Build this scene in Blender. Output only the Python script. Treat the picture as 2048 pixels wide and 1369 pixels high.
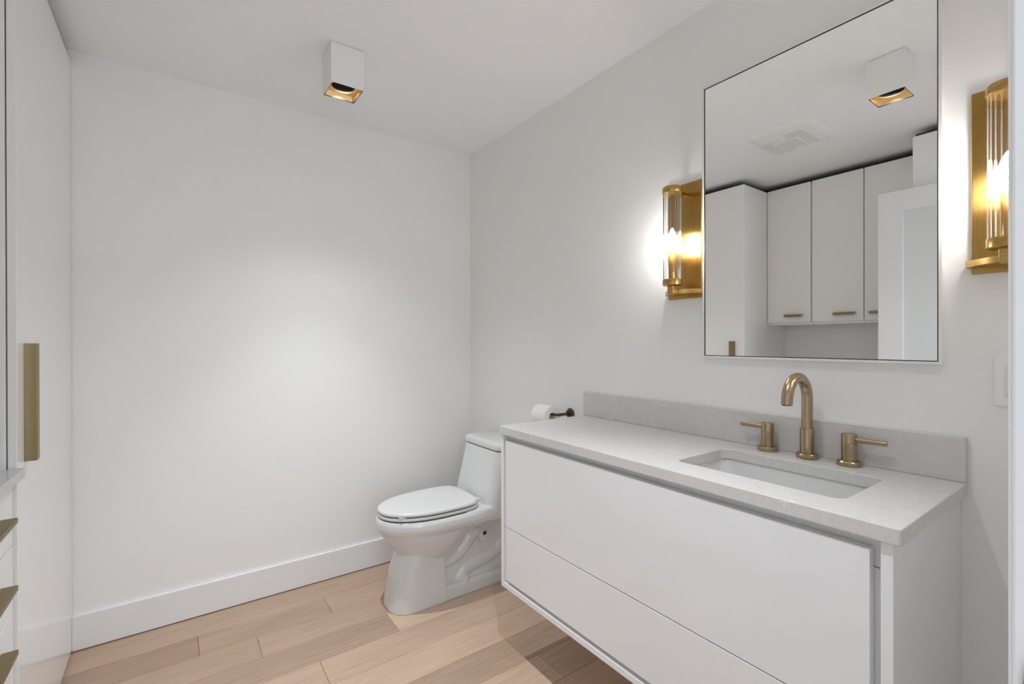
import bpy, bmesh, math, random
from mathutils import Vector, Matrix

for o in list(bpy.data.objects):
    bpy.data.objects.remove(o)
S = bpy.context.scene
COL = S.collection
PI = math.pi

# ------------------------------------------------------------------ camera
YAW, PITCH, ROLL, FPX, CAMZ = 0.6218, -0.0017, -0.0021, 937.55, 1.2568
F = Vector((math.sin(YAW)*math.cos(PITCH), math.cos(YAW)*math.cos(PITCH), math.sin(PITCH)))
R0 = Vector((math.cos(YAW), -math.sin(YAW), 0))
U0 = R0.cross(F)
Rr = R0*math.cos(ROLL) + U0*math.sin(ROLL)
Ur = -R0*math.sin(ROLL) + U0*math.cos(ROLL)
cam_d = bpy.data.cameras.new('camera')
cam = bpy.data.objects.new('camera', cam_d)
COL.objects.link(cam)
m = Matrix.Identity(4)
for i in range(3):
    m[i][0], m[i][1], m[i][2] = Rr[i], Ur[i], -F[i]
m[2][3] = CAMZ
cam.matrix_world = m
cam_d.sensor_width = 36
cam_d.lens = 36*FPX/2048
cam_d.clip_start = 0.01
S.camera = cam
S.cycles.diffuse_bounces = 10
S.cycles.max_bounces = 16
S.cycles.transparent_max_bounces = 24

# ------------------------------------------------------------------ world, exposure, large lights
S.view_settings.view_transform = 'Standard'
S.view_settings.look = 'None'
S.view_settings.gamma = 1
S.view_settings.exposure = 0.25
w = bpy.data.worlds.new('world')
S.world = w
w.use_nodes = True
w.node_tree.nodes['Background'].inputs[0].default_value = (0.80, 0.90, 1.0, 1)
w.node_tree.nodes['Background'].inputs[1].default_value = 1.0

def area(name, loc, rot, sx, sy, power, col):
    l = bpy.data.lights.new(name, 'AREA')
    l.shape = 'RECTANGLE'; l.size = sx; l.size_y = sy; l.energy = power; l.color = col
    o = bpy.data.objects.new(name, l); COL.objects.link(o)
    o.location = loc; o.rotation_euler = rot
    return o
# added area lamp for the daylight from the unseen hall behind the camera
area('hall_daylight_fill', (0.1, -2.02, 1.35), (math.radians(90), 0, 0), 2.0, 1.9, 24, (0.76, 0.88, 1.0))
# made-up fill lamp under the unseen hall ceiling
area('hall_fill_light', (0.1, -1.0, 2.415), (0, 0, 0), 1.2, 0.8, 10, (0.84, .92, 1.0))

def spot(name, loc, power, deg, blend, col, r):
    l = bpy.data.lights.new(name, 'SPOT')
    l.energy = power; l.spot_size = math.radians(deg); l.spot_blend = blend
    l.color = col; l.shadow_soft_size = r
    o = bpy.data.objects.new(name, l); COL.objects.link(o); o.location = loc
    return o

# ------------------------------------------------------------------ room numbers
A, B, C_, H = 1.527, 2.587, -0.3455, 2.44     # mirror wall x, back wall y, tall unit front x, ceiling z
WL = -0.967                                   # left wall x
WF = 0.058                                    # room face of the doorway wall y
CT = 0.92                                     # counter top z

# ------------------------------------------------------------------ materials
def newmat(name):
    mt = bpy.data.materials.new(name); mt.use_nodes = True
    nt = mt.node_tree
    return mt, nt, nt.nodes['Principled BSDF']
def setin(b, **kw):
    for k, v in kw.items():
        b.inputs[k.replace('_', ' ')].default_value = v
def L(nt, a, b): nt.links.new(a, b)
def node(nt, t, **kw):
    n = nt.nodes.new(t)
    for k, v in kw.items(): setattr(n, k, v)
    return n
def texco(nt, scale=(1, 1, 1), rot=(0, 0, 0)):
    g = node(nt, 'ShaderNodeNewGeometry')
    mp = node(nt, 'ShaderNodeMapping')
    mp.inputs['Scale'].default_value = scale; mp.inputs['Rotation'].default_value = rot
    L(nt, g.outputs['Position'], mp.inputs['Vector'])
    return mp.outputs['Vector']
def noise(nt, vec, scale, detail=3, rough=.5):
    n = node(nt, 'ShaderNodeTexNoise')
    n.inputs['Scale'].default_value = scale; n.inputs['Detail'].default_value = detail
    n.inputs['Roughness'].default_value = rough
    L(nt, vec, n.inputs['Vector'])
    return n.outputs['Fac']
def ramp(nt, fac, stops):
    r = node(nt, 'ShaderNodeValToRGB')
    el = r.color_ramp.elements
    while len(el) < len(stops): el.new(0.5)
    for e, (p, c) in zip(el, stops): e.position = p; e.color = (*c, 1) if len(c) == 3 else c
    L(nt, fac, r.inputs['Fac'])
    return r.outputs['Color']
def bump(nt, b, h, strength, dist):
    n = node(nt, 'ShaderNodeBump')
    n.inputs['Strength'].default_value = strength; n.inputs['Distance'].default_value = dist
    L(nt, h, n.inputs['Height']); L(nt, n.outputs['Normal'], b.inputs['Normal'])

def painted(name, col, rough, var=0.015, bscale=180, bstr=0.05, coat=0):
    mt, nt, b = newmat(name)
    v = texco(nt)
    c0 = tuple(c*(1-var) for c in col); c1 = tuple(min(1, c*(1+var)) for c in col)
    L(nt, ramp(nt, noise(nt, v, 3.0), [(.3, c0), (.7, c1)]), b.inputs['Base Color'])
    setin(b, Roughness=rough)
    b.inputs['Coat Weight'].default_value = coat
    b.inputs['Coat Roughness'].default_value = .03
    if bstr: bump(nt, b, noise(nt, v, bscale, 4), bstr, .0006)
    return mt
def metal(name, col, rough, vert=True, var=.12, axis_scale=None, aniso=0):
    mt, nt, b = newmat(name)
    v = texco(nt, axis_scale or ((900, 900, 12) if vert else (12, 12, 900)))
    c0 = tuple(c*(1-var) for c in col); c1 = tuple(min(1, c*(1+var)) for c in col)
    f = noise(nt, v, 1.0, 3)
    L(nt, ramp(nt, f, [(.3, c0), (.7, c1)]), b.inputs['Base Color'])
    r = ramp(nt, f, [(.2, (rough*.94,)*3), (.8, (rough*1.06,)*3)])
    L(nt, r, b.inputs['Roughness'])
    setin(b, Metallic=1.0)
    if aniso:
        b.inputs['Anisotropic'].default_value = aniso
        tn = node(nt, 'ShaderNodeTangent', direction_type='RADIAL', axis='Z')
        L(nt, tn.outputs[0], b.inputs['Tangent'])
    return mt

M_WALL = painted('wall_paint', (0.86, 0.86, 0.85), .55, .006)
M_CEIL = painted('ceiling_paint', (0.90, 0.915, 0.93), .7, .006)
M_TRIM = painted('trim_paint', (0.82, 0.825, 0.83), .32, .004, bstr=0)
M_JAMB = painted('door_paint', (0.80, 0.805, 0.82), .35, .004, bstr=0)
M_LACQ = painted('gloss_lacquer', (0.80, 0.81, 0.825), .12, .003, bstr=0, coat=.4)
M_CABI = painted('cabinet_lacquer', (0.885, 0.885, 0.875), .18, .003, bstr=0, coat=.15)
M_CARC = painted('cabinet_carcass', (0.72, 0.72, 0.72), .4, .004, bstr=0)
M_PORC = painted('glazed_porcelain', (0.67, 0.675, 0.67), .1, .003, bstr=0, coat=.5)
M_SEAT = painted('seat_plastic', (0.70, 0.70, 0.69), .2, .003, bstr=0)
M_PAPER = painted('tissue_paper', (0.86, 0.86, 0.85), .9, .01, 90, .5)
M_PLAST = painted('white_plastic', (0.88, 0.88, 0.87), .3, .003, bstr=0)
M_GRILL = painted('grey_plastic', (0.76, 0.76, 0.76), .5, .01, bstr=0)
M_FRAME = painted('mirror_frame_paint', (0.80, 0.795, 0.78), .3, .004, bstr=0)
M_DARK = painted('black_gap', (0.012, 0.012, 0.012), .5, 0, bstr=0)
M_BRASS = metal('brushed_brass', (0.47, 0.285, 0.085), .28, var=.035, aniso=.85)
M_BRASSH = metal('brushed_brass_horizontal', (0.52, 0.335, 0.11), .27, vert=False, var=.04)
M_BRONZE = metal('champagne_bronze', (0.43, 0.33, 0.21), .28, var=.05)
M_PULL = metal('satin_brass_pull', (0.30, 0.235, 0.125), .42, axis_scale=(600, 20, 600))
M_DBRONZE = metal('dark_bronze', (0.12, 0.085, 0.055), .35)
M_STEEL = metal('grey_steel', (0.42, 0.40, 0.37), .35)
M_GOLD = metal('gold_reflector', (0.95, 0.70, 0.38), .38, var=.03)
M_CHROME = metal('chrome', (0.7, 0.7, 0.7), .08, var=.02)

def mirror_mat():
    mt, nt, b = newmat('mirror_glass')
    setin(b, Metallic=1.0, Roughness=0.0, Base_Color=(0.945, 0.955, 0.945, 1))
    return mt
M_MIRROR = mirror_mat()

def thin_glass():
    mt = bpy.data.materials.new('fluted_clear_glass'); mt.use_nodes = True
    nt = mt.node_tree; nt.nodes.remove(nt.nodes['Principled BSDF'])
    tr = node(nt, 'ShaderNodeBsdfTransparent'); tr.inputs[0].default_value = (0.97, 0.965, 0.955, 1)
    gl = node(nt, 'ShaderNodeBsdfGlossy'); gl.inputs['Roughness'].default_value = .05
    fr = node(nt, 'ShaderNodeLayerWeight'); fr.inputs['Blend'].default_value = .32
    mx = node(nt, 'ShaderNodeMixShader')
    L(nt, fr.outputs['Fresnel'], mx.inputs[0]); L(nt, tr.outputs[0], mx.inputs[1]); L(nt, gl.outputs[0], mx.inputs[2])
    L(nt, mx.outputs[0], nt.nodes['Material Output'].inputs['Surface'])
    return mt
M_GLASS = thin_glass()
def frosted():
    mt, nt, b = newmat('frosted_glass')
    setin(b, Base_Color=(0.86, 0.885, 0.90, 1), Roughness=.35)
    b.inputs['Transmission Weight'].default_value = .2
    v = texco(nt); bump(nt, b, noise(nt, v, 400, 2), .2, .0005)
    return mt
M_FROST = frosted()
def emit(name, col, st):
    mt = bpy.data.materials.new(name); mt.use_nodes = True
    nt = mt.node_tree; nt.nodes.remove(nt.nodes['Principled BSDF'])
    e = node(nt, 'ShaderNodeEmission'); e.inputs[0].default_value = (*col, 1); e.inputs[1].default_value = st
    L(nt, e.outputs[0], nt.nodes['Material Output'].inputs['Surface'])
    return mt
M_BULB = emit('lit_bulb', (.975, 0.96, 0.95), 104)
M_LED = emit('led_lens', (1.0, 0.9, 0.8), .25)

def quartz(name, base, vein, amt):
    mt, nt, b = newmat(name)
    v = texco(nt)
    nz = node(nt, 'ShaderNodeTexNoise'); nz.inputs['Scale'].default_value = 5; nz.inputs['Detail'].default_value = 5
    L(nt, v, nz.inputs['Vector'])
    vm = node(nt, 'ShaderNodeVectorMath', operation='MULTIPLY_ADD')
    vm.inputs[1].default_value = (.22, .22, .22)
    L(nt, nz.outputs['Color'], vm.inputs[0]); L(nt, v, vm.inputs[2])
    cols = []
    for sc, wd in ((7.0, .009), (15.0, .011)):
        vo = node(nt, 'ShaderNodeTexVoronoi', feature='DISTANCE_TO_EDGE')
        vo.inputs['Scale'].default_value = sc
        L(nt, vm.outputs[0], vo.inputs['Vector'])
        cols.append(ramp(nt, vo.outputs['Distance'], [(0, (1, 1, 1)), (wd, (0, 0, 0))]))
    mask = ramp(nt, noise(nt, v, 9, 2), [(.48, (0, 0, 0)), (.68, (1, 1, 1))])
    ad = node(nt, 'ShaderNodeMix', data_type='RGBA', blend_type='ADD'); ad.inputs[0].default_value = .5
    L(nt, cols[0], ad.inputs[6]); L(nt, cols[1], ad.inputs[7])
    mu = node(nt, 'ShaderNodeMix', data_type='RGBA', blend_type='MULTIPLY'); mu.inputs[0].default_value = 1
    L(nt, ad.outputs[2], mu.inputs[6]); L(nt, mask, mu.inputs[7])
    sc = node(nt, 'ShaderNodeMath', operation='MULTIPLY'); sc.inputs[1].default_value = amt
    L(nt, mu.outputs[2], sc.inputs[0])
    cl = ramp(nt, noise(nt, v, 70, 6, .75), [(.3, tuple(c*.93 for c in base)), (.7, tuple(c*1.05 for c in base))])
    mx = node(nt, 'ShaderNodeMix', data_type='RGBA')
    L(nt, sc.outputs[0], mx.inputs[0]); L(nt, cl, mx.inputs[6]); mx.inputs[7].default_value = (*vein, 1)
    L(nt, mx.outputs[2], b.inputs['Base Color'])
    setin(b, Roughness=.24)
    return mt
M_QUARTZ = quartz('grey_quartz', (0.62, 0.61, 0.60), (0.90, 0.89, 0.88), .55)

def oak():
    mt, nt, b = newmat('light_oak')
    at = node(nt, 'ShaderNodeAttribute', attribute_name='plank')     # per-plank random numbers
    sep = node(nt, 'ShaderNodeSeparateColor'); L(nt, at.outputs['Color'], sep.inputs[0])
    g = node(nt, 'ShaderNodeNewGeometry')
    off = node(nt, 'ShaderNodeVectorMath', operation='MULTIPLY_ADD'); off.inputs[1].default_value = (17, 31, 0)
    L(nt, at.outputs['Color'], off.inputs[0]); L(nt, g.outputs['Position'], off.inputs[2])
    def mapped(sc):
        mp = node(nt, 'ShaderNodeMapping'); mp.inputs['Scale'].default_value = sc
        L(nt, off.outputs[0], mp.inputs['Vector']); return mp.outputs['Vector']
    base = ramp(nt, sep.outputs[0], [(0, (.40, .28, .20)), (.3, (.51, .36, .26)), (.65, (.565, .405, .295)), (1, (.65, .49, .355))])
    grain = ramp(nt, noise(nt, mapped((1.6, 34, 1)), 2.2, 5, .65), [(.25, (.80, .79, .78)), (.55, (1, 1, 1)), (.8, (1.07, 1.07, 1.07))])
    fine = ramp(nt, noise(nt, mapped((9, 260, 1)), 1.0, 3, .6), [(.3, (.93, .93, .93)), (.6, (1.02, 1.02, 1.02))])
    cloud = ramp(nt, noise(nt, mapped((1.2, 3.5, 1)), 2.0, 2), [(.3, (.93, .92, .92)), (.7, (1.05, 1.05, 1.06))])
    cur = base
    for c in (grain, fine, cloud):
        mu = node(nt, 'ShaderNodeMix', data_type='RGBA', blend_type='MULTIPLY'); mu.inputs[0].default_value = 1
        L(nt, cur, mu.inputs[6]); L(nt, c, mu.inputs[7]); cur = mu.outputs[2]
    # knots
    vo = node(nt, 'ShaderNodeTexVoronoi'); vo.inputs['Scale'].default_value = 1.0
    L(nt, mapped((1.35, 3.1, 1)), vo.inputs['Vector'])
    kn = ramp(nt, vo.outputs['Distance'], [(.0, (.42, .38, .36)), (.032, (.62, .58, .56)), (.07, (1, 1, 1))])
    mu = node(nt, 'ShaderNodeMix', data_type='RGBA', blend_type='MULTIPLY'); mu.inputs[0].default_value = 1
    L(nt, cur, mu.inputs[6]); L(nt, kn, mu.inputs[7]); cur = mu.outputs[2]
    L(nt, cur, b.inputs['Base Color'])
    setin(b, Roughness=.42)
    bump(nt, b, noise(nt, mapped((9, 260, 1)), 1.0, 3, .6), .12, .0008)
    return mt
M_OAK = oak()

# ------------------------------------------------------------------ mesh helpers
def BM(): return bmesh.new()
def box(bm, x0, x1, y0, y1, z0, z1):
    vs = [bm.verts.new((x, y, z)) for z in (z0, z1) for (x, y) in ((x0, y0), (x1, y0), (x1, y1), (x0, y1))]
    for f in ((3, 2, 1, 0), (4, 5, 6, 7), (0, 1, 5, 4), (1, 2, 6, 5), (2, 3, 7, 6), (3, 0, 4, 7)):
        bm.faces.new([vs[i] for i in f])
    return bm
def loft(bm, loops, cap0=True, cap1=True, close=False):
    rings = [[bm.verts.new(p) for p in lp] for lp in loops]
    n = len(rings[0])
    pairs = list(zip(rings[:-1], rings[1:]))
    if close: pairs.append((rings[-1], rings[0]))
    for a, b in pairs:
        for i in range(n):
            j = (i+1) % n
            bm.faces.new((a[i], a[j], b[j], b[i]))
    if cap0 and not close: bm.faces.new(list(reversed(rings[0])))
    if cap1 and not close: bm.faces.new(rings[-1])
    return bm
def frame_of(d):
    d = d.normalized()
    up = Vector((0, 0, 1)) if abs(d.z) < .95 else Vector((0, 1, 0))
    s = d.cross(up).normalized(); return s, s.cross(d)
def cyl(bm, p0, p1, r0, r1=None, seg=32, cap0=True, cap1=True):
    p0, p1 = Vector(p0), Vector(p1); r1 = r0 if r1 is None else r1
    s, u = frame_of(p1-p0)
    ring = lambda p, r: [p + (s*math.cos(t) + u*math.sin(t))*r for t in [2*PI*i/seg for i in range(seg)]]
    return loft(bm, [ring(p0, r0), ring(p1, r1)], cap0, cap1)
def lathe(bm, x, y, prof, seg=40, cap0=True, cap1=True):
    loops = [[(x+r*math.cos(2*PI*i/seg), y+r*math.sin(2*PI*i/seg), z) for i in range(seg)] for r, z in prof]
    return loft(bm, loops, cap0, cap1)
def tube(bm, pts, r, seg=20, cap=True):
    pts = [Vector(p) for p in pts]; loops = []
    rs = r if isinstance(r, (list, tuple)) else [r]*len(pts)
    s = None
    for i, p in enumerate(pts):
        d = (pts[min(i+1, len(pts)-1)] - pts[max(i-1, 0)]).normalized()
        if s is None: s, u = frame_of(d)
        else:
            s = (s - d*s.dot(d)).normalized(); u = s.cross(d)
        loops.append([p + (s*math.cos(t)+u*math.sin(t))*rs[i] for t in [2*PI*k/seg for k in range(seg)]])
    return loft(bm, loops, cap, cap)
def rrect(x0, x1, y0, y1, r, n=6):
    out = []
    for cx, cy, a in ((x1-r, y1-r, 0), (x0+r, y1-r, PI/2), (x0+r, y0+r, PI), (x1-r, y0+r, 3*PI/2)):
        for i in range(n+1):
            t = a + PI/2*i/n
            out.append((cx+r*math.cos(t), cy+r*math.sin(t)))
    return out
def prism(bm, poly, z0, z1):
    return loft(bm, [[(x, y, z0) for x, y in poly], [(x, y, z1) for x, y in poly]])
def plate(bm, cyz, x0, x1):          # polygon in y,z extruded along x
    return loft(bm, [[(x0, y, z) for y, z in cyz], [(x1, y, z) for y, z in cyz]])

def obj(name, bm, mat, parent=None, bevel=0, segs=3, smooth=True, angle=35):
    bmesh.ops.recalc_face_normals(bm, faces=bm.faces[:])
    if parent is not None:
        p, q = parent.location.copy(), parent.parent
        while q is not None: p += q.location; q = q.parent
        bmesh.ops.translate(bm, verts=bm.verts[:], vec=-p)
    me = bpy.data.meshes.new(name); bm.to_mesh(me); bm.free()
    for mm in (mat if isinstance(mat, (list, tuple)) else [mat]): me.materials.append(mm)
    if smooth:
        me.shade_smooth()
        me.set_sharp_from_angle(angle=math.radians(angle))
    o = bpy.data.objects.new(name, me); COL.objects.link(o)
    if parent is not None: o.parent = parent
    if bevel:
        md = o.modifiers.new('bevel', 'BEVEL'); md.width = bevel; md.segments = segs
        md.limit_method = 'ANGLE'; md.angle_limit = math.radians(40)
        md.harden_normals = True
    return o
def recentre(o):          # put a single-mesh thing's origin at its base
    me = o.data
    xs = [v.co for v in me.vertices]
    c = Vector(((min(v.x for v in xs)+max(v.x for v in xs))/2, (min(v.y for v in xs)+max(v.y for v in xs))/2, min(v.z for v in xs)))
    for v in me.vertices: v.co -= c
    o.location = c
def thing(name, label, cat, loc, group=None):
    o = bpy.data.objects.new(name, None); COL.objects.link(o)
    o.empty_display_size = .05
    o.location = loc; o['label'] = label; o['category'] = cat
    if group: o['group'] = group
    return o
def tag(o, label, cat, group=None):
    recentre(o)
    o['label'] = label; o['category'] = cat
    if group: o['group'] = group
    return o
def struct(name, bm, mat, bevel=0, **k):
    o = obj(name, bm, mat, None, bevel, **k); o['kind'] = 'structure'; return o

# ------------------------------------------------------------------ room shell
HX0, HX1, HY0 = -1.30, 1.60, -2.20          # hall behind the camera
OX0, OX1, OZ = -0.315, 0.53, 2.115          # doorway opening
T = 0.10
struct('wall_right', box(BM(), A, A+T, WF-0.12, B+T, 0, H), M_WALL)
struct('wall_back', box(BM(), WL-T, A, B, B+T, 0, H), M_WALL)
struct('wall_left', box(BM(), WL-T, WL, WF-0.12, B, 0, H), M_WALL)
bm = BM()
box(bm, WL, OX0-.018, WF-.12, WF, 0, H); box(bm, OX1+.018, A, WF-.12, WF, 0, H); box(bm, OX0-.018, OX1+.018, WF-.12, WF, OZ+.018, H)
struct('wall_front', bm, M_WALL)
struct('ceiling', box(BM(), HX0-T, HX1+T, HY0-T, B+T, H, H+T), M_CEIL)
struct('wall_hall_left', box(BM(), HX0-T, HX0, HY0, WF-.12, 0, H), M_WALL)
struct('wall_hall_right', box(BM(), HX1, HX1+T, HY0, WF-.12, 0, H), M_WALL)
bm = BM()
box(bm, HX0-T, HX1+T, HY0-T, HY0, 0, .35); box(bm, HX0-T, HX1+T, HY0-T, HY0, 2.35, H)
box(bm, HX0-T, -0.9, HY0-T, HY0, .35, 2.35); box(bm, 1.1, HX1+T, HY0-T, HY0, .35, 2.35)
struct('wall_hall_back', bm, M_WALL)
bm = BM()
for (x0, x1, z0, z1) in ((-.9, 1.1, .35, .40), (-.9, 1.1, 2.30, 2.35), (-.9, -.85, .40, 2.30), (1.05, 1.1, .40, 2.30), (.08, .12, .40, 2.30)):
    box(bm, x0, x1, HY0-.05, HY0+.01, z0, z1)
struct('added_window', bm, M_TRIM)  # hall window out of view, added to bring in daylight

# floor planks: one mesh, bevel gaps between boards, rows along x
def build_floor():
    rng = random.Random(11)
    bm = BM(); lay = bm.loops.layers.color.new('plank')
    pitch = .1568; y = 1.31
    while y > HY0: y -= pitch
    fixed = {2.25: [(.072, .12), (.585, .62)], 2.094: [(.277, .5)], 1.937: [(.785, .9)], 1.780: [(.456, .4)], 1.31: [(1.175, .1)], 1.467: [(-.60, 0.3), (1.5, 0)], 1.624: [(-.45, 0), (1.55, 0)], 2.407: [(-.75, 0), (1.25, 0)], 1.153: [(.30, 0)]}
    row = 0
    while y < B:
        js = [HX0-.05]
        fx = None
        for k, v in fixed.items():
            if abs(k-y) < .03: fx = [j for j, _ in v]
        if fx:
            x = fx[0]
            left = []
            while x > HX0: x -= rng.uniform(.8, 1.5); left.append(x)
            js += sorted(q for q in left if q > HX0-.0)
            js += fx
            x = fx[-1]
            while True:
                x += rng.uniform(.7, 1.4)
                if x > HX1: break
                js.append(x)
        else:
            x = HX0 - rng.uniform(0, .5)
            while True:
                x += rng.uniform(.9, 1.6)
                if x > HX1+.05: break
                if x > HX0: js.append(x)
        js.append(HX1+.05)
        y1 = min(y+pitch, B)
        for a, b in zip(js[:-1], js[1:]):
            t = rng.random()*.7+.2
            if fx and abs(y-2.25) < .03 and b <= .08: t = .04
            if fx and abs(y-2.25) < .03 and .08 < b <= .6: t = .45
            if fx and abs(y-2.094) < .03 and a < .3 and a > .2: t = .55
            if fx and abs(y-1.937) < .03 and a > .7: t = .95
            if fx and abs(y-1.937) < .03 and b < .8 and b > .7: t = .40
            col = (t, rng.random(), rng.random(), 1)
            g, c = .0006, .0016
            z0, z1 = -.012, 0
            o4 = [(a+g, y+g), (b-g, y+g), (b-g, y1-g), (a+g, y1-g)]
            i4 = [(a+c, y+c), (b-c, y+c), (b-c, y1-c), (a+c, y1-c)]
            vo = [bm.verts.new((*p, z0)) for p in o4]; vm = [bm.verts.new((*p, -.0008)) for p in o4]; vi = [bm.verts.new((*p, z1)) for p in i4]
            fs = [bm.faces.new(vi)]
            for i in range(4):
                j = (i+1) % 4
                fs.append(bm.faces.new((vo[i], vo[j], vm[j], vm[i]))); fs.append(bm.faces.new((vm[i], vm[j], vi[j], vi[i])))
            for f in fs:
                for lp in f.loops: lp[lay] = col
        y += pitch; row += 1
    fs = box(bm, HX0-T, HX1+T, HY0-T, B+T, -.06, -.012)
    return bm
struct('floor', build_floor(), M_OAK, smooth=False)

def baseboard(name, x0, x1, y0, y1):
    bm = box(BM(), x0, x1, y0, y1, 0.0035, .145)
    struct(name, bm, M_TRIM, bevel=.003)
baseboard('baseboard_back', C_+.0, A-.015, B-.015, B)
baseboard('baseboard_right', A-.015, A, 0.62-.55, B)
baseboard('baseboard_front', OX1+.085, A-.015, WF, WF+.015)

# doorway lining and casing
bm = BM()
box(bm, OX1, OX1+.018, WF-.12, WF+.012, 0, OZ); box(bm, OX0-.018, OX0, WF-.12, WF+.012, 0, OZ)
box(bm, OX0-.018, OX1+.018, WF-.12, WF+.012, OZ, OZ+.018)
struct('trim_1', bm, M_JAMB, bevel=.002)
bm = BM()
box(bm, OX1+.004, OX1+.075, WF, WF+.015, 0, OZ+.075); box(bm, OX0-.075, OX0-.004, WF, WF+.015, 0, OZ+.075)
box(bm, OX0-.004, OX1+.004, WF, WF+.015, OZ+.004, OZ+.075)
struct('trim_2', bm, M_JAMB, bevel=.003)
# strike plate let into the right side of the doorway, tongue-shaped lip
cx, cz, hw, hh = .047, .970, .0175, .052
poly = []
for i in range(33):
    t = 2*PI*i/32
    ex = lambda v, p: math.copysign(abs(v)**p, v)
    poly.append((cx+hw*ex(math.cos(t), .75), cz+hh*ex(math.sin(t), .6)))
poly = poly[:-1]
sp = thing('strike_plate', 'brownish steel rounded strike plate on the white doorway side at far right', 'door hardware', (OX1, cx, cz-hh))
obj('plate', plate(BM(), poly, OX1-.0022, OX1), M_STEEL, sp, bevel=.0006)
bm = BM(); box(bm, OX1-.0026, OX1-.0020, cx-.006, cx+.008, cz-.012, cz+.012)
obj('latch_hole', bm, M_DARK, sp)

# entry door, open, seen in the mirror
dr_x1 = -.25; dy0, dy1 = .095, .960; dz1 = 2.09
st = .113
d = bpy.data.objects.new('door_1', None); COL.objects.link(d); d.location = (dr_x1-.02, dy0, .01); d['kind'] = 'structure'
bm = BM()
box(bm, dr_x1-.036, dr_x1, dy0, dy0+st, .01, dz1); box(bm, dr_x1-.036, dr_x1, dy1-st, dy1, .01, dz1)
box(bm, dr_x1-.036, dr_x1, dy0+st, dy1-st, dz1-.117, dz1); box(bm, dr_x1-.036, dr_x1, dy0+st, dy1-st, .01, .24)
obj('door_frame', bm, M_JAMB, d, bevel=.0015)
obj('frosted_glass_panel', box(BM(), dr_x1-.024, dr_x1-.014, dy0+st, dy1-st, .24, dz1-.117), M_FROST, d)
bm = BM()
for z in (.25, 1.05, 1.85): cyl(bm, (dr_x1+.004, dy0-.004, z-.045), (dr_x1+.004, dy0-.004, z+.045), .006)
obj('hinge', bm, M_STEEL, d)

# ------------------------------------------------------------------ pulls
def edge_pull_v(parent, y0, y1, z0, z1, x):      # vertical angle pull on a face at x looking +x
    bm = BM()
    poly = [(x, y0), (x+.0255, y0), (x+.0255, y1), (x+.022, y1), (x+.022, y0+.004), (x, y0+.004)]
    prism(bm, poly, z0, z1)
    return obj('handle', bm, M_PULL, parent, bevel=.0006)
def edge_pull_h(parent, y0, y1, zt, x, drop=.017, proj=.026, name='handle'):
    bm = BM()
    poly = [(x, zt), (x+proj, zt), (x+proj, zt-drop), (x+proj-.004, zt-drop), (x+proj-.004, zt-.004), (x, zt-.004)]
    loft(bm, [[(px, y0, pz) for px, pz in poly], [(px, y1, pz) for px, pz in poly]])
    return obj(name, bm, M_PULL, parent, bevel=.0006)

# tall cabinet in the back left corner
TY0, TOP = 1.787, 2.397
t = thing('tall_cabinet', 'tall glossy white cabinet in the back left corner, with long vertical brass pull', 'cabinet', ((WL+C_)/2, (TY0+B)/2, 0))
obj('body', box(BM(), WL+.002, C_-.021, TY0, B-.001, .0, TOP-.002), M_CABI, t, bevel=.001)
dd = obj('door', box(BM(), C_-.018, C_, TY0, B-.004, .012, TOP), M_CABI, t, bevel=.0012)
edge_pull_v(dd, 1.857, 1.891, .923, 1.2535, C_)
obj('top_shadow_strip', box(BM(), WL+.002, C_-.010, TY0+.012, B-.001, TOP+.0002, TOP+.012), M_DARK, t)  # black strip added to draw the shadow line above the cabinet
# tall unit beside the doorway, seen in the mirror above the entry door
t = thing('tall_cabinet', 'tall white cabinet behind the open door, seen in the mirror at upper right', 'cabinet', ((WL+C_)/2, .5, 0))
obj('body', box(BM(), WL+.002, C_-.021, .075, .828, 0, TOP-.002), M_CABI, t, bevel=.001)
dd = obj('door', box(BM(), C_-.018, C_, .078, .828, .012, TOP), M_CABI, t, bevel=.0012)
obj('top_shadow_strip', box(BM(), WL+.002, C_-.010, .08, .816, TOP+.0002, TOP+.012), M_DARK, t)  # same black strip, painted shade under the ceiling
# base drawers with the countertop on the left
DX = -.353
t = thing('drawer_cabinet', 'white base drawer cabinet under the grey counter at the left edge', 'cabinet', ((WL+DX)/2, 1.3, 0))
obj('body', box(BM(), WL+.002, DX-.021, .830, TY0-.001, .08, .893), M_CARC, t, bevel=.001)
obj('toe_kick', box(BM(), WL+.002, DX-.07, .830, TY0-.001, 0, .08), M_CARC, t)
zs = [(.721, .890, .817), (.546, .717, .648), (.352, .542, .486), (.085, .348, .30)]
for (z0, z1, zh) in zs:
    for (ya, yb) in ((1.31, 1.779), (.834, 1.306)):
        dd = obj('drawer', box(BM(), DX-.018, DX, ya, yb, z0, z1), M_CABI, t, bevel=.0012)
        if yb > 1.7: edge_pull_h(dd, 1.677-.25, 1.677, zh, DX, drop=.0125, proj=.030)
        else: edge_pull_h(dd, .945, 1.195, zh, DX, drop=.0125, proj=.030)
o = obj('countertop', box(BM(), WL, -.331, .829, TY0-.0005, .894, CT), M_QUARTZ, bevel=.003)
tag(o, 'grey stone countertop over the drawers at the left edge of the room', 'countertop')
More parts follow.
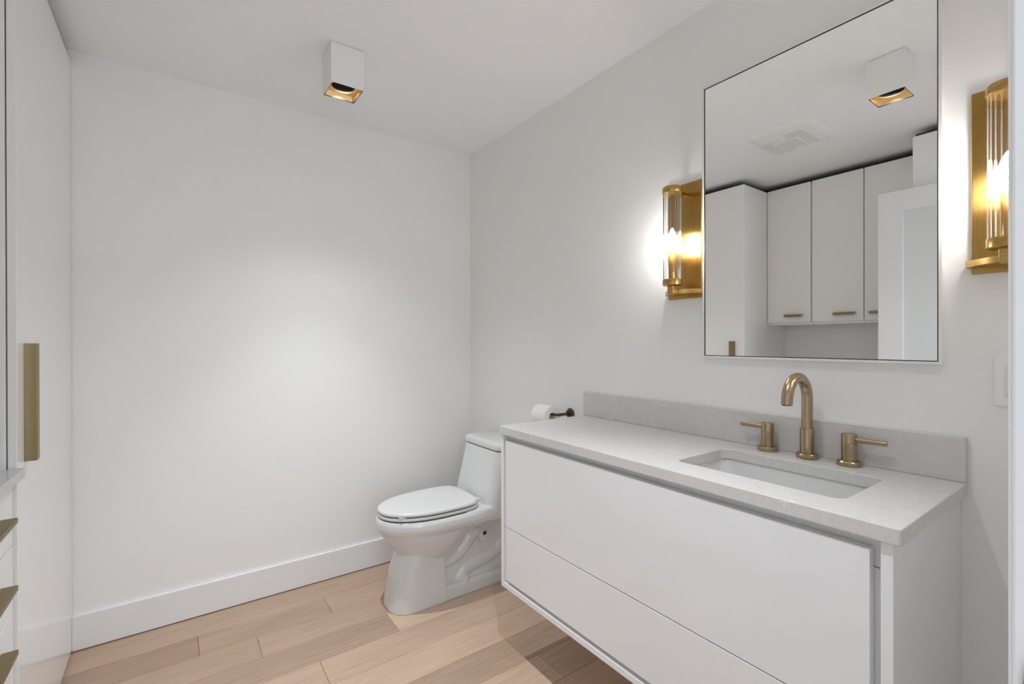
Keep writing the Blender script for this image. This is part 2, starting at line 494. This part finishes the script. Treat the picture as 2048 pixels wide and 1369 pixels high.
# upper cabinets, reflected in the mirror
UX = -.68
yy = [1.787, 1.481, 1.164, .828]
labs = ['white upper cabinet reflected in the mirror directly beside the tall cabinet',
        'middle one of three white upper cabinets reflected in the mirror',
        'white upper cabinet reflected in the mirror, partly hidden by the open door']
hnd = [(1.533, 1.655), (1.207, 1.336), (.98, 1.130)]
for i in range(3):
    y1, y0 = yy[i]-.0005, yy[i+1]+.0005
    t = thing('upper_cabinet', labs[i], 'cabinet', ((WL+UX)/2, (y0+y1)/2, 1.374), 'upper cabinets over the left counter')
    obj('body', box(BM(), WL, UX-.021, y0, y1, 1.374, TOP-.002), M_CABI, t, bevel=.0008)
    dd = obj('door', box(BM(), UX-.018, UX, y0+.0015, y1-(.004 if i != 1 else .007), 1.392, TOP), M_CABI, t, bevel=.0012)
    obj('top_shadow_strip', box(BM(), WL+.002, UX-.010, y0, y1, TOP+.0002, TOP+.012), M_DARK, t)  # black strip imitating the shadow gap over the upper cabinet
    edge_pull_h(dd, hnd[i][0], hnd[i][1], 1.449, UX, drop=.018)

# ------------------------------------------------------------------ vanity
VX = 1.052; VY0, VY1, VZ0, VZ1 = .287, 1.545, .283, .8895
t = thing('floating_vanity', 'wall-hung glossy white vanity with two wide handleless drawers under the grey stone top', 'vanity', ((VX+A)/2, (VY0+VY1)/2, VZ0))
obj('side_panel', box(BM(), VX, A-.001, VY0, VY0+.019, VZ0, VZ1), M_LACQ, t, bevel=.001)
obj('side_panel', box(BM(), VX, A-.001, VY1-.018, VY1, VZ0, VZ1), M_LACQ, t, bevel=.001)
obj('bottom_panel', box(BM(), VX, A-.001, VY0+.0195, VY1-.0185, VZ0, VZ0+.020), M_LACQ, t, bevel=.001)
bm = BM(); box(bm, VX+.026, VX+.040, VY0+.0195, VY1-.0185, VZ0+.0205, .826); box(bm, VX+.026, VX+.040, VY0+.0195, VY1-.0185, .828, VZ1)
obj('finger_channel', bm, M_LACQ, t, bevel=.0004)
bm = BM(); box(bm, A-.02, A-.001, VY0+.0195, VY1-.0185, VZ0+.0205, VZ1)
obj('back_panel', bm, M_CARC, t)
DY0, DY1 = .3225, 1.514
obj('drawer', box(BM(), VX, VX+.022, DY0, DY1, .5265, .8665), M_LACQ, t, bevel=.0012)
obj('drawer', box(BM(), VX, VX+.022, DY0, DY1, .318, .5235), M_LACQ, t, bevel=.0012)

# countertop with the sink cut-out
CX0, CX1, CY0, CY1 = 1.043, A, .273, 1.547
SX0, SX1, SY0, SY1 = 1.142, 1.398, .398, .806
def ring_slab(outer, inner, z0, z1):
    bm = BM()
    lp = [[(x, y, z) for x, y in pl] for pl, z in ((outer, z0), (outer, z1), (inner, z1), (inner, z0))]
    return loft(bm, lp, close=True)
n = 8
o = obj('countertop', ring_slab(rrect(CX0, CX1, CY0, CY1, .006, n), rrect(SX0, SX1, SY0, SY1, .028, n), .8895, CT), M_QUARTZ, bevel=.0028, segs=3)
tag(o, 'light grey quartz countertop with sink cut-out on the floating vanity', 'countertop')
o = obj('backsplash', box(BM(), A-.020, A, CY0+.001, CY1-.001, CT, CT+.107), M_QUARTZ, bevel=.0022)
tag(o, 'low grey veined quartz upstand along the wall behind the taps', 'backsplash')

# undermount basin
t = thing('sink', 'white rectangular undermount basin sunk in the grey vanity top', 'sink', ((SX0+SX1)/2, (SY0+SY1)/2, .755))
g = .008
lp = []
prof = [(.022, .8885, .03), (-.004, .8885, .03), (-.004, .884, .03), (-.001, .875, .032), (.004, .82, .04), (.014, .79, .05), (.04, .772, .05), (.07, .768, .04)]
for ins, z, r in prof:
    lp.append([(x, y, z) for x, y in rrect(SX0+ins if z < .888 or ins < 0 else SX0-ins, SX1-ins if z < .888 or ins < 0 else SX1+ins, SY0+ins if z < .888 or ins < 0 else SY0-ins, SY1-ins if z < .888 or ins < 0 else SY1+ins, r, n)])
bm = loft(BM(), lp, cap0=False, cap1=True)
bas = obj('basin', bm, M_PORC, t, angle=60)
md = bas.modifiers.new('solid', 'SOLIDIFY'); md.thickness = .008; md.offset = -1
bm = BM(); lathe(bm, 1.29, .602, [(.030, .7685), (.030, .7715), (.026, .7725), (.0, .7725)], cap1=False)
obj('drain', bm, M_BRONZE, t)

# ------------------------------------------------------------------ taps
FX = 1.474
def base_prof(bm, x, y, rf, z):
    lathe(bm, x, y, [(rf-.001, z), (rf, z+.002), (rf, z+.011), (rf-.003, z+.014), (.012, z+.014)], cap1=True)
z0 = CT
t = thing('faucet', 'brushed bronze faucet behind the sink, gooseneck spout with two lever handles', 'faucet', (FX, .601, z0))
pts = [(FX, .601, z0+.080+.012*i) for i in range(0, 8)]
zc = z0+.170; R = .0615
for i in range(1, 27):
    a = math.radians(170*i/26)
    pts.append((FX-R+R*math.cos(a), .601, zc+R*math.sin(a)*1.02))
ex = pts[-1][0]
ez = pts[-1][2]
for i in range(1, 5): pts.append((ex-.0009*i, .601, ez-.005*i))
bm = BM(); tube(bm, pts, .0143, 28); spt = obj('spout', bm, M_BRONZE, t)
bm = BM(); base_prof(bm, FX, .601, .0285, z0); obj('base', bm, M_BRONZE, spt)
bm = BM(); lathe(bm, FX, .601, [(.0185, z0+.014), (.0185, z0+.083), (.0172, z0+.085), (.014, z0+.085)]); obj('collar', bm, M_BRONZE, spt)
bm = BM(); cyl(bm, (pts[-1][0], .601, pts[-1][2]-.0006), (pts[-1][0], .601, pts[-1][2]+.002), .0112); obj('aerator', bm, M_DARK, spt)
for y, sgn in ((.712, 1), (.498, -1)):
    bm = BM(); lathe(bm, FX, y, [(.0178, z0+.014), (.0178, z0+.0565), (.0168, z0+.0575), (.0168, z0+.0585), (.0178, z0+.0595), (.0178, z0+.0835), (.0165, z0+.0855), (.0001, z0+.0862)])
    hd = obj('handle', bm, M_BRONZE, t)
    bm = BM(); base_prof(bm, FX, y, .0285, z0); obj('base', bm, M_BRONZE, hd)
    bm = BM(); a = Vector((FX, y+sgn*.014, z0+.0715)); b = Vector((FX, y+sgn*.083, z0+.0715))
    cyl(bm, a, b, .0066, .0066, 20); obj('lever', bm, M_BRONZE, hd, bevel=.001)

# ------------------------------------------------------------------ mirror
MY0, MY1, MZ0, MZ1 = .3155, .9495, 1.198, 2.144
t = thing('wall_mirror', 'large rectangular wall mirror with slim white frame above the vanity', 'mirror', (A, (MY0+MY1)/2, MZ0))
def yzframe(bm, y0, y1, z0, z1, wd, x0, x1):
    box(bm, x0, x1, y0, y0+wd, z0, z1); box(bm, x0, x1, y1-wd, y1, z0, z1)
    box(bm, x0, x1, y0+wd, y1-wd, z0, z0+wd); box(bm, x0, x1, y0+wd, y1-wd, z1-wd, z1)
bm = BM(); yzframe(bm, MY0, MY1, MZ0, MZ1, .0065, 1.5045, A); obj('frame', bm, M_FRAME, t)
bm = BM(); yzframe(bm, MY0+.0067, MY1-.0067, MZ0+.0067, MZ1-.0067, .0022, 1.5055, A-.001); obj('edge_gap', bm, M_DARK, t)  # black strip in the gap between frame and glass
obj('mirror_glass', box(BM(), 1.507, 1.512, MY0+.0089, MY1-.0089, MZ0+.0089, MZ1-.0089), M_MIRROR, t, smooth=False)

# ------------------------------------------------------------------ sconces
def sconce(yc, label):
    t = thing('wall_sconce', label, 'wall light', (A, yc, 1.411), 'brass sconces either side of the mirror')
    x = 1.443; hw = .0695
    bm = BM(); box(bm, A-.012, A, yc-hw, yc+hw, 1.411, 1.833); obj('back_plate', bm, M_BRASS, t, bevel=.003)
    # curved cross bracket at the foot
    out = []
    N = 24
    for i in range(N+1):
        u = -1+2*i/N
        v = .018 + .060*(max(0, 1-(abs(u))**1.6))
        out.append((A-v, yc+u*.078))
    poly = [(A-.0005, yc-.078)] + out + [(A-.0005, yc+.078)]
    bm = BM(); prism(bm, poly, 1.426, 1.4415); br = obj('bracket', bm, M_BRASSH, t, bevel=.0015)
    bm = BM(); box(bm, x-.013, x+.013, yc-.0125, yc+.0125, 1.4215, 1.455); obj('stem', bm, M_BRASSH, br, bevel=.003)
    bm = BM(); lathe(bm, x, yc, [(.030, 1.454), (.0335, 1.456), (.0335, 1.4745), (.0325, 1.4765), (.012, 1.4765)]); obj('bottom_cap', bm, M_BRASSH, t)
    bm = BM(); lathe(bm, x, yc, [(.0325, 1.7835), (.0335, 1.785), (.0335, 1.802), (.031, 1.806), (.0001, 1.807)], cap0=True); cap = obj('top_cap', bm, M_BRASSH, t)
    bm = BM(); box(bm, x+.025, A-.010, yc-.008, yc+.008, 1.786, 1.798); obj('cap_arm', bm, M_BRASSH, cap, bevel=.001)
    # fluted glass cylinder
    seg = 144; lp = []
    for z in (1.474, 1.52, 1.60, 1.68, 1.76, 1.786):
        lp.append([(x+(.0298+.0014*math.cos(18*a))*math.cos(a), yc+(.0298+.0014*math.cos(18*a))*math.sin(a), z) for a in [2*PI*i/seg for i in range(seg)]])
    bm = loft(BM(), lp, False, False); obj('glass_tube', bm, M_GLASS, t, angle=80)
    bm = BM(); lathe(bm, x, yc, [(.0115, 1.475), (.0115, 1.572), (.010, 1.575), (.006, 1.575)]); sl = obj('candle_sleeve', bm, M_BRASS, t)
    bm = BM(); lathe(bm, x, yc, [(.006, 1.573), (.0085, 1.580), (.0150, 1.597), (.0170, 1.612), (.0150, 1.628), (.0095, 1.644), (.004, 1.656), (.0003, 1.661)], 28); obj('bulb', bm, M_BULB, t)
sconce(1.029, 'brass wall sconce with fluted glass tube left of the mirror')
sconce(.197, 'brass wall sconce right of the mirror, cut off by the doorway edge')

# ------------------------------------------------------------------ ceiling spots
def downlight(x0, y0, label, power):
    wd, h = .131, .160; x1, y1 = x0+wd, y0+wd; cx, cy = (x0+x1)/2, (y0+y1)/2; zb = H-h
    t = thing('ceiling_spotlight', label, 'ceiling light', (cx, cy, zb), 'square ceiling spotlights')
    tk = .0035
    sq = lambda ins, z: [(x0+ins, y0+ins, z), (x1-ins, y0+ins, z), (x1-ins, y1-ins, z), (x0+ins, y1-ins, z)]
    bm = BM(); loft(bm, [sq(0, zb), sq(0, H-.0015), sq(tk, H-.0015), sq(tk, zb)], close=True)
    obj('housing', bm, M_TRIM, t, bevel=.0006)
    bm = BM(); box(bm, x0+.004, x1-.004, y0+.004, y1-.004, H-.003, H); obj('mounting_plate', bm, M_DARK, t)
    bm = BM(); loft(bm, [sq(tk+.0002, zb+.0008), sq(tk+.0002, zb+.004), sq(tk+.0018, zb+.004), sq(tk+.0018, zb+.0008)], close=True); obj('rim', bm, M_DARK, t)
    zp = zb+.024; rc = .047; hb = wd/2-tk-.002; hp = .0535; N = 64
    sqr = lambda hf, z: [(cx+hf*math.cos(2*PI*(i+.5)/N)/max(abs(math.cos(2*PI*(i+.5)/N)), abs(math.sin(2*PI*(i+.5)/N))),
                          cy+hf*math.sin(2*PI*(i+.5)/N)/max(abs(math.cos(2*PI*(i+.5)/N)), abs(math.sin(2*PI*(i+.5)/N))), z) for i in range(N)]
    cir = lambda r, z: [(cx+r*math.cos(2*PI*(i+.5)/N), cy+r*math.sin(2*PI*(i+.5)/N), z) for i in range(N)]
    bm = loft(BM(), [sqr(hb, zb+.003), sqr(hp, zp), cir(rc+.0025, zp+.001), cir(rc, zp-.0015), cir(rc-.001, zp+.004)], False, False); obj('reflector', bm, M_GOLD, t, angle=25)
    bm = BM(); zt = zp+.004
    loft(bm, [cir(rc-.001, zt), cir(rc-.002, zt+.05), cir(.0001, zt+.052)], False, True); obj('lamp_cup', bm, M_DARK, t)
    bm = BM(); lathe(bm, cx, cy, [(.034, zt+.050), (.034, zt+.043), (.030, zt+.041), (.0001, zt+.041)], cap0=False); obj('lens', bm, M_LED, t)
    s = spot('spot_lamp', (cx, cy, zt+.034), power, 106, 1.0, (.88, .945, 1.0), .016)
    spot('spot_lamp_beam', (cx, cy, zt+.034), power*2.0, 70, .85, (.91, .955, 1.0), .014)
    return t
downlight(.4965, 1.907, 'square white surface-mounted spotlight on the ceiling, seen directly', 23)
downlight(.4965, .610, 'square white ceiling spotlight seen only in the mirror', 23)

# ------------------------------------------------------------------ ceiling vent (seen in the mirror)
t = thing('ceiling_vent', 'white square exhaust fan grille on the ceiling, seen in the mirror', 'vent', (.125, 1.265, H-.016))
vx0, vx1, vy0, vy1 = -.062, .310, 1.096, 1.434
bm = BM()
loft(bm, [[(x, y, z) for x, y in rrect(vx0+i, vx1-i, vy0+i, vy1-i, .03, 6)] for i, z in ((0, H), (0, H-.004), (.012, H-.012), (.03, H-.014))])
obj('cover', bm, M_PLAST, t)
bm = BM()
box(bm, -.066, .150, 1.318, 1.418, H-.0165, H-.0138); box(bm, -.020, .203, 1.172, 1.272, H-.0165, H-.0138)
obj('grille', bm, M_GRILL, t)
bm = BM(); box(bm, -.015, .130, 1.228, 1.358, H-.020, H-.0138); obj('light_panel_frame', bm, M_PLAST, t, bevel=.002)
bm = BM(); box(bm, -.005, .120, 1.238, 1.348, H-.0208, H-.0195); obj('light_panel', bm, M_GRILL, t)

# ------------------------------------------------------------------ light switch
t = thing('light_switch', 'white rocker light switch on the wall below the right sconce', 'light switch', (A, .195, 1.107))
obj('cover_plate', box(BM(), A-.006, A, .16, .230, 1.107, 1.222), M_PLAST, t, bevel=.0025)
obj('rocker', box(BM(), A-.0095, A-.005, .1785, .2115, 1.131, 1.198), M_TRIM, t, bevel=.002)
bm = BM(); yzframe(bm, .1772, .2128, 1.1297, 1.1993, .0013, A-.0063, A-.0055); obj('rocker_gap', bm, M_GRILL, t)

# ------------------------------------------------------------------ toilet roll and holder
ty = 1.652; tz = .912
t = thing('toilet_roll_holder', 'dark bronze roll holder on the wall behind the vanity corner', 'toilet roll holder', (A, ty, tz-.02))
bm = BM()
def xlathe(bm, y, z, prof, seg=32):
    return loft(bm, [[(x, y+r*math.cos(2*PI*i/seg), z+r*math.sin(2*PI*i/seg)) for i in range(seg)] for r, x in prof])
xlathe(bm, ty, tz, [(.0255, A), (.0255, A-.004), (.021, A-.008), (.014, A-.010), (.0135, A-.020), (.0001, A-.020)])
obj('rosette', bm, M_DBRONZE, t)
bm = BM(); tube(bm, [(A-.008, ty, tz), (A-.05, ty, tz), (A-.074, ty, tz), (A-.081, ty+.003, tz), (A-.085, ty+.010, tz), (A-.085, ty+.06, tz), (A-.085, ty+.150, tz)], .0068, 18)
obj('arm', bm, M_DBRONZE, t)
def roll():
    y0, y1, cx, cz, R, r = ty+.034, ty+.134, A-.085, tz-.0125, .0515, .0195
    bm = BM(); seg = 56
    c = lambda rad, y: [(cx+rad*math.cos(2*PI*i/seg), y, cz+rad*math.sin(2*PI*i/seg)) for i in range(seg)]
    loft(bm, [c(r, y0), c(R-.002, y0), c(R, y0+.002), c(R, y1-.002), c(R-.002, y1), c(r, y1)], close=True)
    o = obj('toilet_paper_roll', bm, M_PAPER)
    return tag(o, 'white toilet paper roll on the wall holder above the toilet', 'toilet roll')
roll()

# ------------------------------------------------------------------ toilet
YC = 2.135
tl = thing('toilet', 'white one-piece elongated toilet with closed lid between vanity and back wall', 'toilet', (1.15, YC, 0))
def egg(xf, xb, hw, z, N=72, xw=None, pw=2.3, pwb=3.0):
    """egg outline: front tip xf, back xb, half width hw at xw"""
    xw = xw if xw is not None else xf + (xb-xf)*.60
    out = []
    for i in range(N):
        a = 2*PI*i/N
        c, s = math.cos(a), math.sin(a)
        e = 2.0/(pw if c < 0 else pwb)
        cc = math.copysign(abs(c)**e, c); ss = math.copysign(abs(s)**e, s)
        out.append((xw+((xw-xf) if c < 0 else (xb-xw))*cc, YC+hw*ss, z))
    return out
bm = BM()
# bowl: rim band and underside
loft(bm, [egg(.900, 1.09, .085, .185, pw=2.0, pwb=2.2), egg(.872, 1.13, .108, .215, pw=2.0, pwb=2.2), egg(.850, 1.165, .130, .250, pw=2.0, pwb=2.2),
          egg(.815, 1.19, .152, .295, pw=2.0, pwb=2.3), egg(.788, 1.215, .165, .332, pw=2.05, pwb=2.4), egg(.773, 1.235, .170, .358, pw=2.1, pwb=2.7),
          egg(.759, 1.35, .184, .374, xw=1.08, pw=2.1, pwb=5), egg(.755, 1.36, .191, .390, xw=1.08, pw=2.1, pwb=5), egg(.756, 1.36, .188, .414, xw=1.08, pw=2.1, pwb=5), egg(.762, 1.35, .178, .429, xw=1.08, pw=2.1, pwb=5)])
# deck carrying the tank
loft(bm, [[(x, y, z) for x, y in rrect(1.12+i, A-.006, YC-w_, YC+w_, .05, 6)] for w_, z, i in ((.160, .350, .04), (.182, .366, .02), (.187, .390, 0), (.185, .420, 0), (.178, .432, .01))])
# tank
def tk(xf, w_, z, r=.05, bow=.014):
    out = []
    for x, y in rrect(xf, A-.004, YC-w_, YC+w_, r, 10):
        if x < (xf+A)/2: x += bow*((y-YC)/w_)**2
        out.append((x, y, z))
    return out
loft(bm, [tk(1.240, .190, .40), tk(1.249, .189, .44), tk(1.258, .188, .48), tk(1.276, .187, .55), tk(1.294, .185, .63), tk(1.309, .184, .694)])
# pedestal: front block
def ped(xf, xb, w_, z, rf):
    pl = []
    N = 20
    for i in range(N+1):
        a = PI/2 + PI*i/N
        c, s = math.cos(a), math.sin(a)
        pl.append((xf+rf+rf*math.copysign(abs(c)**.8, c), YC+w_*math.copysign(abs(s)**.8, s), z))
    pl += [(xb-.006, YC-w_, z), (xb, YC-w_+.006, z), (xb, YC+w_-.006, z), (xb-.006, YC+w_, z)]
    return pl
loft(bm, [ped(.798, 1.060, .116, 0, .11), ped(.806, 1.060, .114, .06, .11), ped(.820, 1.059, .111, .14, .11), ped(.836, 1.055, .110, .20, .11), ped(.856, 1.05, .108, .25, .10), ped(.88, 1.04, .095, .29, .09)])
# foot slab and rear column
loft(bm, [[(x, y, z) for x, y in rrect(.98, A-.02, YC-w_, YC+w_, .03, 6)] for w_, z in ((.114, 0), (.112, .055), (.106, .067), (.08, .073))])
loft(bm, [[(x, y, z) for x, y in rrect(1.0, A-.02, YC-.078, YC+.078, .03, 6)] for z in (.03, .39)])
for sg in (-1, 1):
    yv = YC+sg*.056
    P = [(1.05, .168), (1.10, .172), (1.150, .192), (1.190, .228), (1.215, .262), (1.245, .282), (1.285, .275)]
    tube(bm, [(x, yv, z) for x, z in P], [.032, .034, .036, .036, .036, .038, .034], 18)
    P = [(1.385, .370), (1.400, .320), (1.408, .260), (1.405, .205), (1.385, .162), (1.345, .140), (1.290, .130), (1.225, .122), (1.180, .105), (1.152, .075), (1.145, .03)]
    tube(bm, [(x, yv, z) for x, z in P], [.038]*len(P), 18)
    P = [(1.375, .365), (1.320, .320), (1.280, .285), (1.262, .235), (1.235, .190)]
    tube(bm, [(x, yv-sg*.003, z) for x, z in P], [.036, .036, .034, .028, .016], 18)
    lathe(bm, 1.176, YC+sg*.098, [(.014, .03), (.014, .076), (.010, .084), (.004, .087)], 20)
body = obj('body', bm, M_PORC, tl, smooth=True, angle=180)
rm = body.modifiers.new('remesh', 'REMESH'); rm.mode = 'VOXEL'; rm.voxel_size = .0036; rm.use_smooth_shade = True
sm = body.modifiers.new('smooth', 'SMOOTH'); sm.factor = .5; sm.iterations = 8
def tanklid(e, z): return tk(1.309-e, .184+e, z, .045)
bm = BM(); loft(bm, [tanklid(-.004, .6965), tanklid(.0015, .699), tanklid(.003, .705), tanklid(.003, .722), tanklid(-.001, .731), tanklid(-.010, .736), tanklid(-.03, .7385)])
obj('tank_lid', bm, M_PORC, tl, angle=60)
bm = BM(); loft(bm, [tanklid(-.0045, .690), tanklid(-.0045, .698)]); obj('lid_seam', bm, M_DARK, tl)
def seatring(z, e): return egg(.765+e, 1.236-e*.5, .1725-e, z, xw=1.05, pw=2.15, pwb=4.2)
def inner(z, e): return egg(.845+e, 1.18-e, .110-e, z, xw=1.04)
bm = BM(); loft(bm, [seatring(.4345, .006), seatring(.436, .002), seatring(.444, 0), seatring(.4485, .003), seatring(.4495, .008), inner(.4495, 0), inner(.4345, .003)], close=True)
obj('seat', bm, M_SEAT, tl, angle=50)
bm = BM(); loft(bm, [seatring(.426, .010), seatring(.4345, .010), inner(.4345, -.006), inner(.426, -.006)], close=True)
obj('seat_gap_shade', bm, M_DARK, tl)  # black ring standing in for the shade under the seat
bm = BM(); loft(bm, [seatring(.4545, .007), seatring(.4555, .002), seatring(.462, 0), seatring(.4685, .003), seatring(.4712, .010), seatring(.4722, .025), seatring(.4726, .09)])
obj('seat_lid', bm, M_SEAT, tl, angle=50)
bm = BM(); loft(bm, [seatring(.4496, .0085), seatring(.4545, .0085), inner(.4545, -.006), inner(.4496, -.006)], close=True)
obj('lid_gap_shade', bm, M_DARK, tl)  # black ring standing in for the shade between seat and lid
for sg in (-1, 1):
    bm = BM(); box(bm, 1.228, 1.262, YC+sg*.072-.020, YC+sg*.072+.020, .428, .4535); obj('hinge', bm, M_SEAT, tl, bevel=.004)
for (x, y) in ((.835, YC-.106), (.835, YC+.106)):
    obj('bumper', box(BM(), x-.014, x+.014, y-.012, y+.012, .4490, .4550), M_SEAT, tl, bevel=.001)
# access hole with cap on the near side
bm = BM()
yv = YC-.056-.036
def ylathe(bm, x, z, prof, seg=32):
    return loft(bm, [[(x+r*math.cos(2*PI*i/seg), y, z+r*math.sin(2*PI*i/seg)) for i in range(seg)] for r, y in prof])
yv -= .007
ylathe(bm, 1.276, .262, [(.027, yv+.02), (.027, yv-.001), (.025, yv-.003), (.0001, yv-.003)])
cap = obj('side_cap', bm, M_PORC, tl)
bm = BM(); ylathe(bm, 1.282, .275, [(.0105, yv-.0028), (.0105, yv-.0045), (.0001, yv-.0045)]); obj('cap_slot', bm, M_DARK, cap)
